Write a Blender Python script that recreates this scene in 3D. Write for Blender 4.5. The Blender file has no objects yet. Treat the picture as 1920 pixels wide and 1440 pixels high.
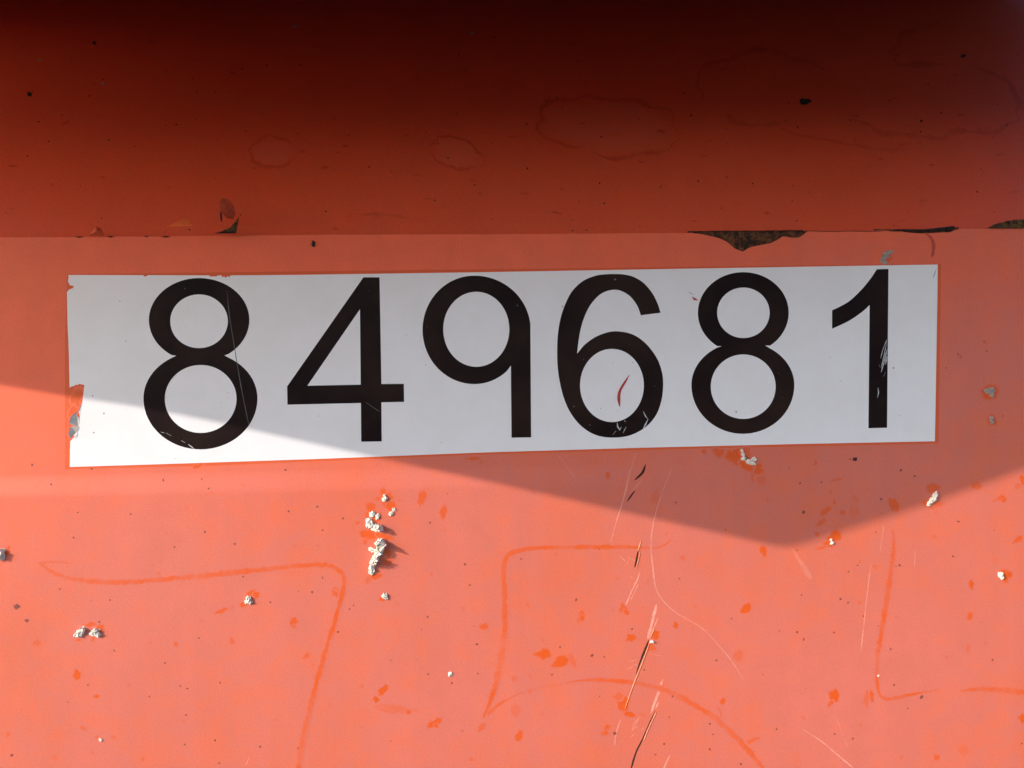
import bpy, bmesh, math, random
from mathutils import Vector, Matrix, noise
random.seed(7)
S = bpy.context.scene
COL = S.collection

# ------------------------------------------------------------------ camera
DIST = 0.37                      # metres from lens to sheet metal
Z0 = 1.20                        # height of the middle of the view
YAW, PITCH, ROLL = math.radians(4.0), math.radians(-1.1), math.radians(0.5)
fwd = Vector((math.sin(YAW)*math.cos(PITCH), math.cos(YAW)*math.cos(PITCH), math.sin(PITCH)))
right = fwd.cross(Vector((0, 0, 1))).normalized()
up = right.cross(fwd).normalized()
r2 = right*math.cos(ROLL) - up*math.sin(ROLL)
u2 = up*math.cos(ROLL) + right*math.sin(ROLL)
right, up = r2, u2
EYE = Vector((0, 0, Z0)) - fwd*(DIST/fwd.y)
cd = bpy.data.cameras.new('camera')
cam = bpy.data.objects.new('camera', cd); COL.objects.link(cam)
cam.matrix_world = Matrix(((right.x, up.x, -fwd.x, EYE.x), (right.y, up.y, -fwd.y, EYE.y),
                           (right.z, up.z, -fwd.z, EYE.z), (0, 0, 0, 1)))
cd.lens = 26.0; cd.sensor_width = 36.0; cd.clip_start = 0.01; cd.clip_end = 500
cd.dof.use_dof = True; cd.dof.focus_distance = DIST; cd.dof.aperture_fstop = 12.0
S.camera = cam
FPX = 1920*26/36

# ------------------------------------------------------------------ daylight
SA, SB = 2.0, 0.80               # a point 1 m off the sheet throws its shadow 2.0 m right and 0.8 m down
to_sun = Vector((-SA, -1.0, SB)).normalized()
w = bpy.data.worlds.new('World'); S.world = w; w.use_nodes = True
nt = w.node_tree; nt.nodes.clear()
sky = nt.nodes.new('ShaderNodeTexSky'); sky.sky_type = 'NISHITA'; sky.sun_disc = False
sky.sun_elevation = math.asin(to_sun.z); sky.sun_rotation = math.atan2(to_sun.x, to_sun.y)
sky.air_density = 1.0; sky.dust_density = 1.8; sky.ozone_density = 3.8
bg = nt.nodes.new('ShaderNodeBackground'); bg.inputs['Strength'].default_value = 0.138
wo = nt.nodes.new('ShaderNodeOutputWorld')
nt.links.new(sky.outputs[0], bg.inputs[0]); nt.links.new(bg.outputs[0], wo.inputs[0])
sl = bpy.data.lights.new('sun', 'SUN'); sl.energy = 1.95; sl.angle = math.radians(0.4); sl.color = (1.0, 0.95, 0.88)
so = bpy.data.objects.new('sun', sl); COL.objects.link(so)
so.rotation_euler = (-to_sun).to_track_quat('-Z', 'Y').to_euler(); so.location = to_sun*5
S.view_settings.view_transform = 'Standard'; S.view_settings.look = 'None'
S.view_settings.exposure = 1.42; S.view_settings.gamma = 1.0
S.cycles.max_bounces = 10; S.cycles.diffuse_bounces = 8

# ------------------------------------------------------------------ measuring
def ray(px, py):
    return (fwd + right*((px-960)/FPX) + up*((720-py)/FPX)).normalized()
def wall(px, py, off=0.0):
    """point of the front sheet (y = 0) measured on the photograph, off metres proud of it"""
    d = ray(px, py); t = -EYE.y/d.y
    p = EYE + d*t
    return Vector((p.x, -off, p.z))
PX = DIST/FPX                    # about 0.27 mm

ZJ = wall(960, 438).z            # seam between sheet and overhang
JS = (wall(1920, 430).z - wall(0, 445).z)/(wall(1920, 430).x - wall(0, 445).x)   # the seam is not quite level
def zj(x): return ZJ + JS*(x - wall(960, 438).x)
# above the seam the sheet steps back into a recess; depth at height h above the seam
def back(h): return 0.003 + RK*h + RQ*h*h
RK, RQ, HTOP = 0.30, 1.8, 0.165
def recess(x, h): return Vector((x, back(h), zj(x) + h))
def over(px, py, off=0.0):
    """point of the recessed sheet measured on the photograph"""
    d = ray(px, py); lo, hi = 0.2, 0.8
    for _ in range(40):
        m = (lo+hi)/2; p = EYE + d*m; h = max(p.z - zj(p.x), -0.004)
        if p.y < back(h): lo = m
        else: hi = m
    p = EYE + d*lo; h = p.z - zj(p.x)
    g = RK + 2*RQ*h
    return p + Vector((0, -1, g)).normalized()*off
# unseen roof over the recess, its low tilt set to dim it: height above the seam at n metres out from the sheet
R0, R1, R2 = HTOP, -0.37, 0.015
def hh(x, n): return R0 + R1*n + R2*x

# ------------------------------------------------------------------ materials
def N(nt, t, **kw):
    n = nt.nodes.new(t)
    for k, v in kw.items(): setattr(n, k, v)
    return n
def newmat(name):
    m = bpy.data.materials.new(name); m.use_nodes = True
    nt = m.node_tree; b = nt.nodes['Principled BSDF']
    return m, nt, b
def noise_tex(nt, scale, detail=3, rough=0.5, vec=None, stretch=None):
    n = N(nt, 'ShaderNodeTexNoise'); n.inputs['Scale'].default_value = scale
    n.inputs['Detail'].default_value = detail; n.inputs['Roughness'].default_value = rough
    g = N(nt, 'ShaderNodeNewGeometry')
    if stretch:
        mp = N(nt, 'ShaderNodeMapping'); mp.inputs['Scale'].default_value = stretch
        nt.links.new(g.outputs['Position'], mp.inputs[0]); nt.links.new(mp.outputs[0], n.inputs['Vector'])
    else: nt.links.new(g.outputs['Position'], n.inputs['Vector'])
    return n.outputs['Fac']
def ramp(nt, fac, lo, hi, a=0.0, b=1.0):
    r = N(nt, 'ShaderNodeMapRange'); r.interpolation_type = 'SMOOTHSTEP'
    r.inputs['From Min'].default_value = lo; r.inputs['From Max'].default_value = hi
    r.inputs['To Min'].default_value = a; r.inputs['To Max'].default_value = b
    nt.links.new(fac, r.inputs['Value']); return r.outputs[0]
def mix(nt, fac, a, b):
    m = N(nt, 'ShaderNodeMix'); m.data_type = 'RGBA'
    for s, v in ((m.inputs['Factor'], fac), (m.inputs[6], a), (m.inputs[7], b)):
        if hasattr(v, 'is_output'): nt.links.new(v, s)
        else: s.default_value = v if not isinstance(v, tuple) else (*v, 1)
    return m.outputs[2]
def math_(nt, op, a, b):
    m = N(nt, 'ShaderNodeMath'); m.operation = op
    for i, v in enumerate((a, b)):
        if hasattr(v, 'is_output'): nt.links.new(v, m.inputs[i])
        else: m.inputs[i].default_value = v
    return m.outputs[0]
def attr(nt, name):
    a = N(nt, 'ShaderNodeAttribute'); a.attribute_name = name; return a.outputs['Fac']

CHALK = (0.61, 0.144, 0.095)
CHALK2 = (0.625, 0.129, 0.066)
FRESH = (0.64, 0.080, 0.006)
PALE = (0.80, 0.36, 0.27)
def paint(name, chalk, chalk2, fresh, pale, rough=0.5, bounce_tint=None):
    m, nt, b = newmat(name)
    big = noise_tex(nt, 9, 3, 0.55)
    med = noise_tex(nt, 70, 4, 0.6)
    fine = noise_tex(nt, 1500, 2, 0.6)
    streak = noise_tex(nt, 1, 4, 0.6, stretch=(60, 60, 9))
    c = mix(nt, ramp(nt, math_(nt, 'ADD', big, math_(nt, 'MULTIPLY', math_(nt, 'SUBTRACT', med, 0.5), 0.9)), 0.35, 0.72), chalk, chalk2)
    if bounce_tint:  # orange bounce light put into the colour, growing towards the seam and the left
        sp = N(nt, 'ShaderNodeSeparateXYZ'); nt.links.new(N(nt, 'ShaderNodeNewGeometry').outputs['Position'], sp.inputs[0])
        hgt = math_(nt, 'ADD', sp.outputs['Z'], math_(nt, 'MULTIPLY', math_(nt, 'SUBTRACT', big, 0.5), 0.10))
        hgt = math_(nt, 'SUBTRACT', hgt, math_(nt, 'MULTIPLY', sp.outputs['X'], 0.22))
        c = mix(nt, ramp(nt, hgt, ZJ-0.15, ZJ+0.02, 0.0, 0.95), c, bounce_tint)
    dk = N(nt, 'ShaderNodeHueSaturation')
    nt.links.new(c, dk.inputs['Color'])
    v = math_(nt, 'ADD', ramp(nt, med, 0.3, 0.75, 0.955, 1.03), ramp(nt, fine, 0.25, 0.75, -0.08, 0.08))
    v = math_(nt, 'ADD', v, ramp(nt, streak, 0.3, 0.75, 0.012, -0.03))
    nt.links.new(v, dk.inputs['Value'])
    c = dk.outputs[0]
    rag = math_(nt, 'ADD', math_(nt, 'MULTIPLY', noise_tex(nt, 420, 3, 0.65), 0.6), math_(nt, 'MULTIPLY', noise_tex(nt, 2200, 3, 0.7), 0.4))
    jit = math_(nt, 'MULTIPLY', math_(nt, 'SUBTRACT', rag, 0.5), 3.2)
    amt = attr(nt, 'amt')
    inside = math_(nt, 'GREATER_THAN', amt, 0.001)
    for an, colr in (('rub', fresh), ('pale', pale)):
        a = attr(nt, an)
        f = ramp(nt, math_(nt, 'ADD', a, jit), 0.25, 0.75)
        f = math_(nt, 'MULTIPLY', math_(nt, 'MULTIPLY', f, ramp(nt, a, 0.02, 0.2)), amt)
        c = mix(nt, f, c, colr)
    nt.links.new(c, b.inputs['Base Color'])
    b.inputs['Roughness'].default_value = rough
    b.inputs['Specular IOR Level'].default_value = 0.35
    bp = N(nt, 'ShaderNodeBump'); bp.inputs['Strength'].default_value = 0.25; bp.inputs['Distance'].default_value = 0.0004
    lump = math_(nt, 'ADD', noise_tex(nt, 300, 3, 0.6), math_(nt, 'MULTIPLY', noise_tex(nt, 25, 2, 0.5), 3.0))
    nt.links.new(lump, bp.inputs['Height'])
    if bounce_tint:                    # a soft press line across the sheet, left of the middle
        sp2 = N(nt, 'ShaderNodeSeparateXYZ'); nt.links.new(N(nt, 'ShaderNodeNewGeometry').outputs['Position'], sp2.inputs[0])
        zb = wall(300, 907).z
        st = math_(nt, 'MULTIPLY', ramp(nt, sp2.outputs['Z'], zb-0.006, zb+0.006), ramp(nt, sp2.outputs['X'], -0.02, 0.10, -0.0016, -0.0003))
        dent = math_(nt, 'MULTIPLY', noise_tex(nt, 5, 2, 0.4), 0.0012)
        b2 = N(nt, 'ShaderNodeBump'); b2.inputs['Strength'].default_value = 1.0; b2.inputs['Distance'].default_value = 1.0
        nt.links.new(math_(nt, 'ADD', st, dent), b2.inputs['Height']); nt.links.new(b2.outputs[0], bp.inputs['Normal'])
    nt.links.new(bp.outputs[0], b.inputs['Normal'])
    return m
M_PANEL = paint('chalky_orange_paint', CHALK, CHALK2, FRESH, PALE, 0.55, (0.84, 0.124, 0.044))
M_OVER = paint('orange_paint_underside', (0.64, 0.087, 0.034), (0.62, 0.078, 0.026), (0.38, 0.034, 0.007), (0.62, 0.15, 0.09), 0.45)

M_SHADE_ROOF = paint('orange_paint_shade_roof', (0.50, 0.088, 0.043), (0.46, 0.075, 0.038), FRESH, PALE, 0.5)

def plain(name, col, rough=0.5, var=0.15, scale=200, col2=None, bump=0.0, spec=0.4):
    m, nt, b = newmat(name)
    f = noise_tex(nt, scale, 4, 0.65)
    c2 = col2 or tuple(x*(1-var) for x in col)
    nt.links.new(mix(nt, ramp(nt, f, 0.35, 0.65), col, c2), b.inputs['Base Color'])
    b.inputs['Roughness'].default_value = rough; b.inputs['Specular IOR Level'].default_value = spec
    if bump:
        bp = N(nt, 'ShaderNodeBump'); bp.inputs['Strength'].default_value = 0.8; bp.inputs['Distance'].default_value = bump
        nt.links.new(noise_tex(nt, scale*3, 4, 0.7), bp.inputs['Height']); nt.links.new(bp.outputs[0], b.inputs['Normal'])
    return m
M_WHITE = plain('white_vinyl', (0.77, 0.73, 0.715), 0.38, 0.04, 45, (0.745, 0.705, 0.68), 0.00006)
M_BLACK = plain('black_vinyl_print', (0.0115, 0.0055, 0.0055), 0.42, 0.2, 14, (0.026, 0.0145, 0.0100), 0.0, 0.05)
M_TORN = plain('torn_vinyl', (0.78, 0.68, 0.58), 0.6, 0.2, 800)
M_SCUFF = plain('scuffed_print', (0.55, 0.55, 0.54), 0.6, 0.4, 1500)
M_RED = plain('red_scratch', (0.50, 0.035, 0.016), 0.5, 0.5, 900)
M_SPLAT = plain('dried_white_splatter', (0.84, 0.76, 0.62), 0.9, 0.2, 1300, (0.64, 0.56, 0.46), 0.0003)
M_GREY = plain('grey_filler', (0.46, 0.38, 0.33), 0.9, 0.3, 1400, (0.24, 0.19, 0.17), 0.0004)
M_DARK = plain('dark_dirt', (0.27, 0.062, 0.040), 0.7, 0.4, 900)
M_BLACKDIRT = plain('black_dirt', (0.012, 0.009, 0.008), 0.8, 0.3, 900)
M_RUST = plain('rusty_steel', (0.17, 0.062, 0.020), 0.9, 0.3, 380, (0.022, 0.010, 0.007), 0.0012)
M_MOSS = plain('mossy_rust', (0.16, 0.085, 0.022), 0.9, 0.3, 500, (0.02, 0.010, 0.006), 0.001)
M_CRACK = plain('bare_rust_in_crack', (0.085, 0.020, 0.008), 0.9, 0.4, 1400, (0.014, 0.005, 0.003))
M_TAN = plain('lifted_paint_edge', (0.72, 0.30, 0.13), 0.6, 0.3, 900, (0.66, 0.18, 0.08))
M_GROUND = plain('asphalt', (0.04, 0.039, 0.038), 0.9, 0.3, 40)

# ------------------------------------------------------------------ builders
def link(name, me, mat, parent=None):
    o = bpy.data.objects.new(name, me); COL.objects.link(o)
    if mat: me.materials.append(mat)
    if parent: o.parent = parent
    return o
def empty(name, loc, parent=None):
    o = bpy.data.objects.new(name, None); COL.objects.link(o); o.location = loc
    o.empty_display_size = 0.05
    if parent: o.parent = parent
    return o
def tag(o, label=None, cat=None, group=None, kind=None):
    for k, v in (('label', label), ('category', cat), ('group', group), ('kind', kind)):
        if v: o[k] = v
    return o
def from_verts(name, vs, fs, mat, parent=None, attrs=None, smooth=False):
    me = bpy.data.meshes.new(name); me.from_pydata([tuple(v) for v in vs], [], fs); me.update()
    for k, vals in (attrs or {}).items():
        a = me.attributes.new(k, 'FLOAT', 'POINT'); a.data.foreach_set('value', vals)
    if smooth:
        me.polygons.foreach_set('use_smooth', [True]*len(me.polygons))
    return link(name, me, mat, parent)
_lay = [0]
def layer(base=0.000006):
    _lay[0] += 1
    return base + (_lay[0] % 40)*0.0000004
def catmull(pts, step=6.0):
    P = [pts[0]] + list(pts) + [pts[-1]]; out = []
    for i in range(1, len(P)-2):
        p0, p1, p2, p3 = (Vector(p) for p in P[i-1:i+3])
        n = max(1, int((p2-p1).length/step))
        for k in range(n):
            t = k/n
            out.append(0.5*((2*p1)+(p2-p0)*t+(2*p0-5*p1+4*p2-p3)*t*t+(3*p1-p0-3*p2+p3)*t**3))
    out.append(Vector(P[-2])); return out
def stroke(name, pts, width, mat, parent, which=None, amt=1.0, base=0.000006, surf=wall, taper=True, wob=0.4, raised=0.0):
    """a long mark: which = 'rub' / 'pale' gives ragged painted marks; otherwise a plain sliver"""
    width = [v*(0.88 if which == 'rub' and mat is M_PANEL else 0.85 if which == 'pale' else 1) for v in (width if isinstance(width, (list, tuple)) else [width])]
    amt = amt*0.8 if which == 'pale' else amt*1.0 if mat is M_PANEL else amt
    c = catmull([Vector((x, y)) for x, y in pts]); n = len(c); off = layer(base)
    vs, at, am = [], [], []
    ww = width if isinstance(width, (list, tuple)) else [width]
    for i, p in enumerate(c):
        t = (c[min(i+1, n-1)] - c[max(i-1, 0)])
        t = t.normalized() if t.length > 0 else Vector((1, 0))
        q = Vector((-t.y, t.x)); f = i/max(n-1, 1)
        k = f*(len(ww)-1); a = int(min(k, len(ww)-2)) if len(ww) > 1 else 0
        wd = ww[0] if len(ww) == 1 else ww[a]+(ww[a+1]-ww[a])*(k-a)
        e = min(1.0, 0.25 + 6*min(f, 1-f)) if taper else 1.0
        wd = wd*(1 + wob*noise.noise(Vector((p.x*0.05, p.y*0.05, off*1e5))))*e
        inten = amt*(0.92 + 0.6*noise.noise(Vector((p.x*0.035, p.y*0.035, 3.3))) + 0.35*noise.noise(Vector((p.x*0.13, p.y*0.13, 7.1))))
        ext = 0.85 if which else 0.5
        for s, av in ((-ext, 0), (-0.45*ext, 0.75), (0, 1), (0.45*ext, 0.75), (ext, 0)):
            h = raised*(1-abs(s)/ext)
            v = p + q*(wd*s); vs.append(surf(v.x, v.y, off+h+1.5e-7*i)); at.append(av); am.append(max(0.0, min(1.0, inten)))
    fs = [(i*5+j, (i+1)*5+j, (i+1)*5+j+1, i*5+j+1) for i in range(n-1) for j in range(4)]
    return from_verts(name, vs, fs, mat, parent, {which: at, 'amt': am} if which else None)
def blotch(name, px, py, rx, ry, rot, mat, parent, which='rub', amt=1.0, base=0.000006, surf=wall, seg=18, rough=0.35):
    off = layer(base); sd = random.random()*100; cr, sr = math.cos(math.radians(rot)), math.sin(math.radians(rot))
    rings = ((0.5, 0.95), (0.8, 0.7), (1.2, 0.0)) if which else ((0.6, 1), (1.0, 1))
    vs, at = [surf(px, py, off)], [1.0]
    for rr, av in rings:
        for k in range(seg):
            a = 2*math.pi*k/seg
            j = 1 + rough*noise.noise(Vector((math.cos(a)*1.6, math.sin(a)*1.6, sd)))*1.6
            X, Y = rx*rr*j*math.cos(a), ry*rr*j*math.sin(a)
            vs.append(surf(px+X*cr-Y*sr, py+X*sr+Y*cr, off)); at.append(av)
    fs = [(0, 1+k, 1+(k+1) % seg) for k in range(seg)]
    for r in range(len(rings)-1):
        a, b = 1+r*seg, 1+(r+1)*seg
        fs += [(a+k, b+k, b+(k+1) % seg, a+(k+1) % seg) for k in range(seg)]
    return from_verts(name, vs, fs, mat, parent, {which: at, 'amt': [amt]*len(vs)} if which else None)
def fill_poly(name, loops, mat, parent, front, back, surf=wall):
    """flat shape with holes, measured loops, from `back` to `front` metres proud"""
    bm = bmesh.new(); edges = []
    for lp in loops:
        v = [bm.verts.new(surf(x, y, front)) for x, y in lp]
        edges += [bm.edges.new((v[i], v[(i+1) % len(v)])) for i in range(len(v))]
    bmesh.ops.triangle_fill(bm, edges=edges, use_beauty=True)
    top = list(bm.faces)
    rim = [e for e in bm.edges if len(e.link_faces) == 1]
    ex = bmesh.ops.extrude_edge_only(bm, edges=rim)
    for v in [g for g in ex['geom'] if isinstance(g, bmesh.types.BMVert)]: v.co.y = -back
    bmesh.ops.recalc_face_normals(bm, faces=bm.faces)
    if sum(f.normal.y*f.calc_area() for f in top) > 0:
        bmesh.ops.reverse_faces(bm, faces=bm.faces)
    me = bpy.data.meshes.new(name); bm.to_mesh(me); bm.free()
    return link(name, me, mat, parent)
def ell(cx, cy, rx, ry, a0=0, a1=360, n=72, rxr=None):
    out = []
    for k in range(n+1):
        a = math.radians(a0+(a1-a0)*k/n); c = math.cos(a)
        out.append((cx+(rxr if rxr and c > 0 else rx)*c, cy+ry*math.sin(a)))
    return out

# ------------------------------------------------------------------ ground
bm = bmesh.new()
bmesh.ops.create_grid(bm, x_segments=8, y_segments=8, size=200)
me = bpy.data.meshes.new('ground'); bm.to_mesh(me); bm.free()
tag(link('ground', me, M_GROUND), 'dark asphalt under the orange container', None, None, 'structure')

# ------------------------------------------------------------------ the container
box = empty('metal_container', (0, 0, 0))
tag(box, 'weathered orange painted steel container with a dark recess above a chalky scuffed sheet', 'container')
XL, XR = -1.10, 0.415
# front sheet: its top edge follows the seam with the chips the photograph shows
top_edge = [(0, 445), (40, 445), (140, 444.5), (146, 443), (158, 444), (200, 444), (208, 443.6), (300, 443.5), (306, 446), (314, 445.5), (318, 443),
            (420, 441.5), (458, 442), (470, 441.3), (640, 440), (900, 439), (1100, 438), (1296, 436.5), (1308, 438), (1325, 441), (1350, 447),
            (1364, 454), (1378, 466), (1393, 472), (1404, 465), (1416, 461), (1425, 460), (1438, 457), (1446, 456), (1460, 449),
            (1468, 443), (1476, 444), (1486, 446), (1500, 445), (1507, 440), (1515, 433.5), (1540, 433), (1600, 434), (1612, 433), (1622, 434),
            (1662, 431.5), (1670, 434), (1690, 434), (1715, 437), (1735, 438), (1760, 436), (1782, 435.5), (1790, 432), (1800, 429), (1850, 429),
            (1862, 428.5), (1920, 427), (1945, 427)]
def panel_surf(x, y, off=0.0): return wall(x, y, off)
lp = []
te = []
for i, (x, y) in enumerate(top_edge):
    te.append((x, y))
    if i < len(top_edge)-1:
        x2, y2 = top_edge[i+1]; m = int((x2-x)/14)
        for k in range(1, m+1):
            f = k/(m+1); te.append((x+(x2-x)*f, y+(y2-y)*f+0.7*noise.noise(Vector((x+(x2-x)*f, 5, 1))*0.2)))
bm = bmesh.new()
vs = [bm.verts.new((XL, 0, zj(XL)))] + [bm.verts.new(wall(x, y)) for x, y in te] + [bm.verts.new((XR, 0, zj(XR))), bm.verts.new((XR, 0, 0.12)), bm.verts.new((XL, 0, 0.12))]
es = [bm.edges.new((vs[i], vs[(i+1) % len(vs)])) for i in range(len(vs))]
bmesh.ops.triangle_fill(bm, edges=es, use_beauty=True)
ex = bmesh.ops.extrude_edge_only(bm, edges=[e for e in bm.edges if len(e.link_faces) == 1])
for v in [g for g in ex['geom'] if isinstance(g, bmesh.types.BMVert)]: v.co.y = 0.0022
bmesh.ops.recalc_face_normals(bm, faces=bm.faces)
if sum(f.normal.y*f.calc_area() for f in bm.faces if abs(f.normal.y) > .9) > 0: bmesh.ops.reverse_faces(bm, faces=bm.faces)
me = bpy.data.meshes.new('front_sheet'); bm.to_mesh(me); bm.free()
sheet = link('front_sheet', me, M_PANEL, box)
# backing steel behind the sheet, seen through the chips; side and rear walls
def boxmesh(name, lo, hi, mat, parent):
    bm = bmesh.new(); bmesh.ops.create_cube(bm, size=1)
    for v in bm.verts: v.co = Vector([lo[i] + (v.co[i]+.5)*(hi[i]-lo[i]) for i in range(3)])
    me = bpy.data.meshes.new(name); bm.to_mesh(me); bm.free(); return link(name, me, mat, parent)
boxmesh('inner_wall', (XL+.004, 0.004, 0.13), (XR-.004, 0.70, ZJ-0.03), M_PANEL, box)
boxmesh('rear_wall', (XL+.004, 0.16, ZJ-0.029), (XR-.004, 0.70, ZJ+0.35), M_PANEL, box)

# overhang: unseen roof, outline shaped to throw the shade edge onto the sheet
def edge_from_shade(px, py):
    q = wall(px, py); x = q.x
    for _ in range(12):
        n = (zj(x) - q.z + R0 + R2*x)/(SB - R1); x = q.x - SA*n
    return x, n
left_shade = [(-580, -40), (-420, 200), (-270, 420), (-160, 650), (-80, 704), (0, 722), (130, 744), (270, 765), (420, 795), (560, 826), (700, 857), (1000, 922), (1200, 967), (1400, 1012), (1455, 1024)]
tip_shade = [(1470, 1026), (1485, 1026), (1500, 1022)]
right_shade = [(1560, 1004), (1680, 966), (1800, 925), (1920, 881), (2000, 850), (2060, 826)]
Lp = [edge_from_shade(*p) for p in left_shade + tip_shade]
Rp = [edge_from_shade(*p) for p in right_shade]
NF = Rp[-1][1]
outline = [(XL, -back(HTOP+.03)-0.01)] + ([] if Lp[0][0] < XL else [(XL, Lp[0][1])]) + Lp + Rp + [(XR, NF), (XR, -back(HTOP+.03)-0.01)]
bm = bmesh.new()
vs = [bm.verts.new((x, -n, zj(x) + hh(x, n))) for x, n in outline]
bm.faces.new(vs)
ex = bmesh.ops.extrude_face_region(bm, geom=list(bm.faces))
for v in [g for g in ex['geom'] if isinstance(g, bmesh.types.BMVert)]: v.co.z = ZJ + 0.36
bmesh.ops.recalc_face_normals(bm, faces=bm.faces)
me = bpy.data.meshes.new('overhang'); bm.to_mesh(me); bm.free()
roof = link('overhang', me, M_SHADE_ROOF, box)
bm = bmesh.new(); NC, NR = 24, 24
g = [[bm.verts.new(recess(XL+(XR-XL)*i/NC, -0.004 + (HTOP+0.044)*j/NR)) for j in range(NR+1)] for i in range(NC+1)]
for i in range(NC):
    for j in range(NR): bm.faces.new((g[i][j], g[i+1][j], g[i+1][j+1], g[i][j+1])).smooth = True
me = bpy.data.meshes.new('recessed_sheet'); bm.to_mesh(me); bm.free()
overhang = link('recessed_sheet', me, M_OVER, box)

# ------------------------------------------------------------------ the sticker
stk = empty('number_sticker', wall(940, 690)); 
tag(stk, 'white vinyl number sticker reading 849681 in black, torn at left, below the seam', 'sticker')
bpy.context.view_layer.update()
def on(o, parent):
    o.parent = parent; o.matrix_parent_inverse = parent.matrix_world.inverted(); return o
torn = [(128.3, 515.6), (150, 515.7), (268, 516), (271, 518.5), (275, 518), (278, 516), (392, 516.4), (394, 518.5), (406, 518.3), (409, 516.4), (415, 516.4),
        (417.5, 520.5), (420, 518), (423, 521), (427, 518), (431, 519.5), (432.5, 516.4), (560, 515.4), (900, 510.5), (1300, 503.6), (1600, 498.6), (1758, 496),
        (1757.6, 540), (1756, 640), (1754, 760), (1752.6, 827.4), (1500, 832.4), (1200, 839.6), (900, 848.6), (600, 860.4), (300, 870.4), (131, 875.6),
        (131.3, 850), (131.8, 828), (141, 817.5), (134.5, 815), (147, 801), (139.5, 796), (150, 784), (148, 773), (152, 764), (155, 750), (157, 735), (158.3, 721.5),
        (153, 720.8), (148.5, 719.6), (146, 722), (142, 721.4), (139, 724), (135, 724.6), (130.6, 727), (129.4, 667), (126.9, 606), (125.7, 548), (130, 542.5), (137, 540.6),
        (138.6, 537), (136, 535.6), (131.5, 535.2), (129, 531), (127.6, 527), (129, 520)]
on(fill_poly('backing', [torn], M_WHITE, None, 0.00010, 0.00002), stk)
# paint that the sticker once covered, a thin border round it
bpts = [(128, 512), (121, 740), (121, 880), (400, 872), (900, 853.5), (1300, 843), (1761, 833), (1766, 497)]
sh_m = on(fill_poly('faded_margin', [[(126, 514), (121.5, 640), (122, 880), (400, 873), (900, 852), (1300, 841), (1759.5, 831.5), (1764.5, 495), (1757, 495)]], M_PANEL, None, 0.000004, 0.000001), sheet)
a = sh_m.data.attributes.new('rub', 'FLOAT', 'POINT'); a.data.foreach_set('value', [1.0]*len(sh_m.data.vertices))
a = sh_m.data.attributes.new('amt', 'FLOAT', 'POINT'); a.data.foreach_set('value', [0.8]*len(sh_m.data.vertices))

def eight(tc, trx, try_, bc, brx, bry, bryu, lno, rno, itc, it, ibc, ib):
    o = []
    def part(c, rx, ry, start, end, ccw_through):
        pass
    # top bowl: from left notch clockwise over the top to right notch
    aL = math.degrees(math.atan2((lno[1]-tc[1])/try_, (lno[0]-tc[0])/trx)); aR = math.degrees(math.atan2((rno[1]-tc[1])/try_, (rno[0]-tc[0])/trx))
    n = 60
    for k in range(n+1):
        a = math.radians(aL + ((aR+360)-aL)*k/n) if aR < aL else math.radians(aL+(aR-aL)*k/n)
        o.append((tc[0]+trx*math.cos(a), tc[1]+try_*math.sin(a)))
    o[0], o[-1] = lno, rno
    bR = math.degrees(math.atan2((rno[1]-bc[1])/bryu, (rno[0]-bc[0])/brx)); bL = math.degrees(math.atan2((lno[1]-bc[1])/bryu, (lno[0]-bc[0])/brx))
    for k in range(1, n):
        a = bR + ((bL+360)-bR)*k/n; s = math.sin(math.radians(a))
        o.append((bc[0]+brx*math.cos(math.radians(a)), bc[1]+(bry if s > 0 else bryu)*s))
    return [o, ell(*itc, *it)[:-1], ell(*ibc, *ib)[:-1]]
d8a = eight((373.5, 600), 94.2, 78.6, (376, 747), 106.9, 95.6, 88, (330.5, 667), (420.9, 666.4), (373.3, 602.4), (54, 50.3), (376.4, 748), (67.2, 63.7))
d8b = eight((1393.5, 586.5), 85.2, 76.2, (1392.7, 722), 96.5, 91.4, 81, (1353, 649.2), (1434.7, 647.7), (1393.7, 586.5), (49.2, 47.3), (1393.4, 725), (60.8, 60.4))
d4 = [[(681.4, 520), (711.7, 520), (715.2, 720), (757.2, 719.7), (757.8, 753.5), (715.2, 754.4), (715.8, 827.6), (677.3, 828.2), (676.7, 755.6), (539, 758.8), (538.5, 724.4)],
      [(675, 579.7), (676.4, 721.2), (576.4, 723.2)]]
o9 = [(995.8, 820), (959, 820.6), (957.9, 685.6)]
o9 += [(889.3+94*math.cos(math.radians(a)), 618.5+101.7*math.sin(math.radians(a))) for a in range(50, 91, 4)]
o9 += [(889.3+97*math.cos(math.radians(a)), 618.5+101.7*math.sin(math.radians(a))) for a in range(94, 271, 4)]
o9 += [(889.3+105.7*math.cos(math.radians(a)), 618.5+101.7*math.sin(math.radians(a))) for a in range(274, 357, 4)]
d9 = [o9, ell(893, 617.4, 62, 70.3)[:-1]]
def c7(p): return (1000+p[0]/3.428, 480+p[1]/3.428)
s6a = [(282, 627), (330, 570), (400, 520), (480, 490), (550, 485), (640, 505), (720, 560), (790, 650), (825, 740), (834, 820), (825, 920), (790, 1020), (720, 1100), (620, 1153), (505, 1167),
       (400, 1150), (310, 1095), (240, 1010), (195, 910), (168, 800), (155, 700), (153, 600), (158, 500), (175, 400), (205, 310), (250, 225), (320, 160), (400, 127), (465, 117.5), (530, 116),
       (590, 120), (650, 137), (710, 175), (765, 240), (800, 310), (817, 365)]
s6b = [(690, 381), (665, 315), (610, 250), (530, 217), (440, 240), (370, 310), (325, 400), (300, 490), (286, 580), (282, 627)]
o6 = [(p.x, p.y) for p in catmull([c7(p) for p in s6a], 3.0)] + [(p.x, p.y) for p in catmull([c7(p) for p in s6b], 3.0)][:-1]
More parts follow.
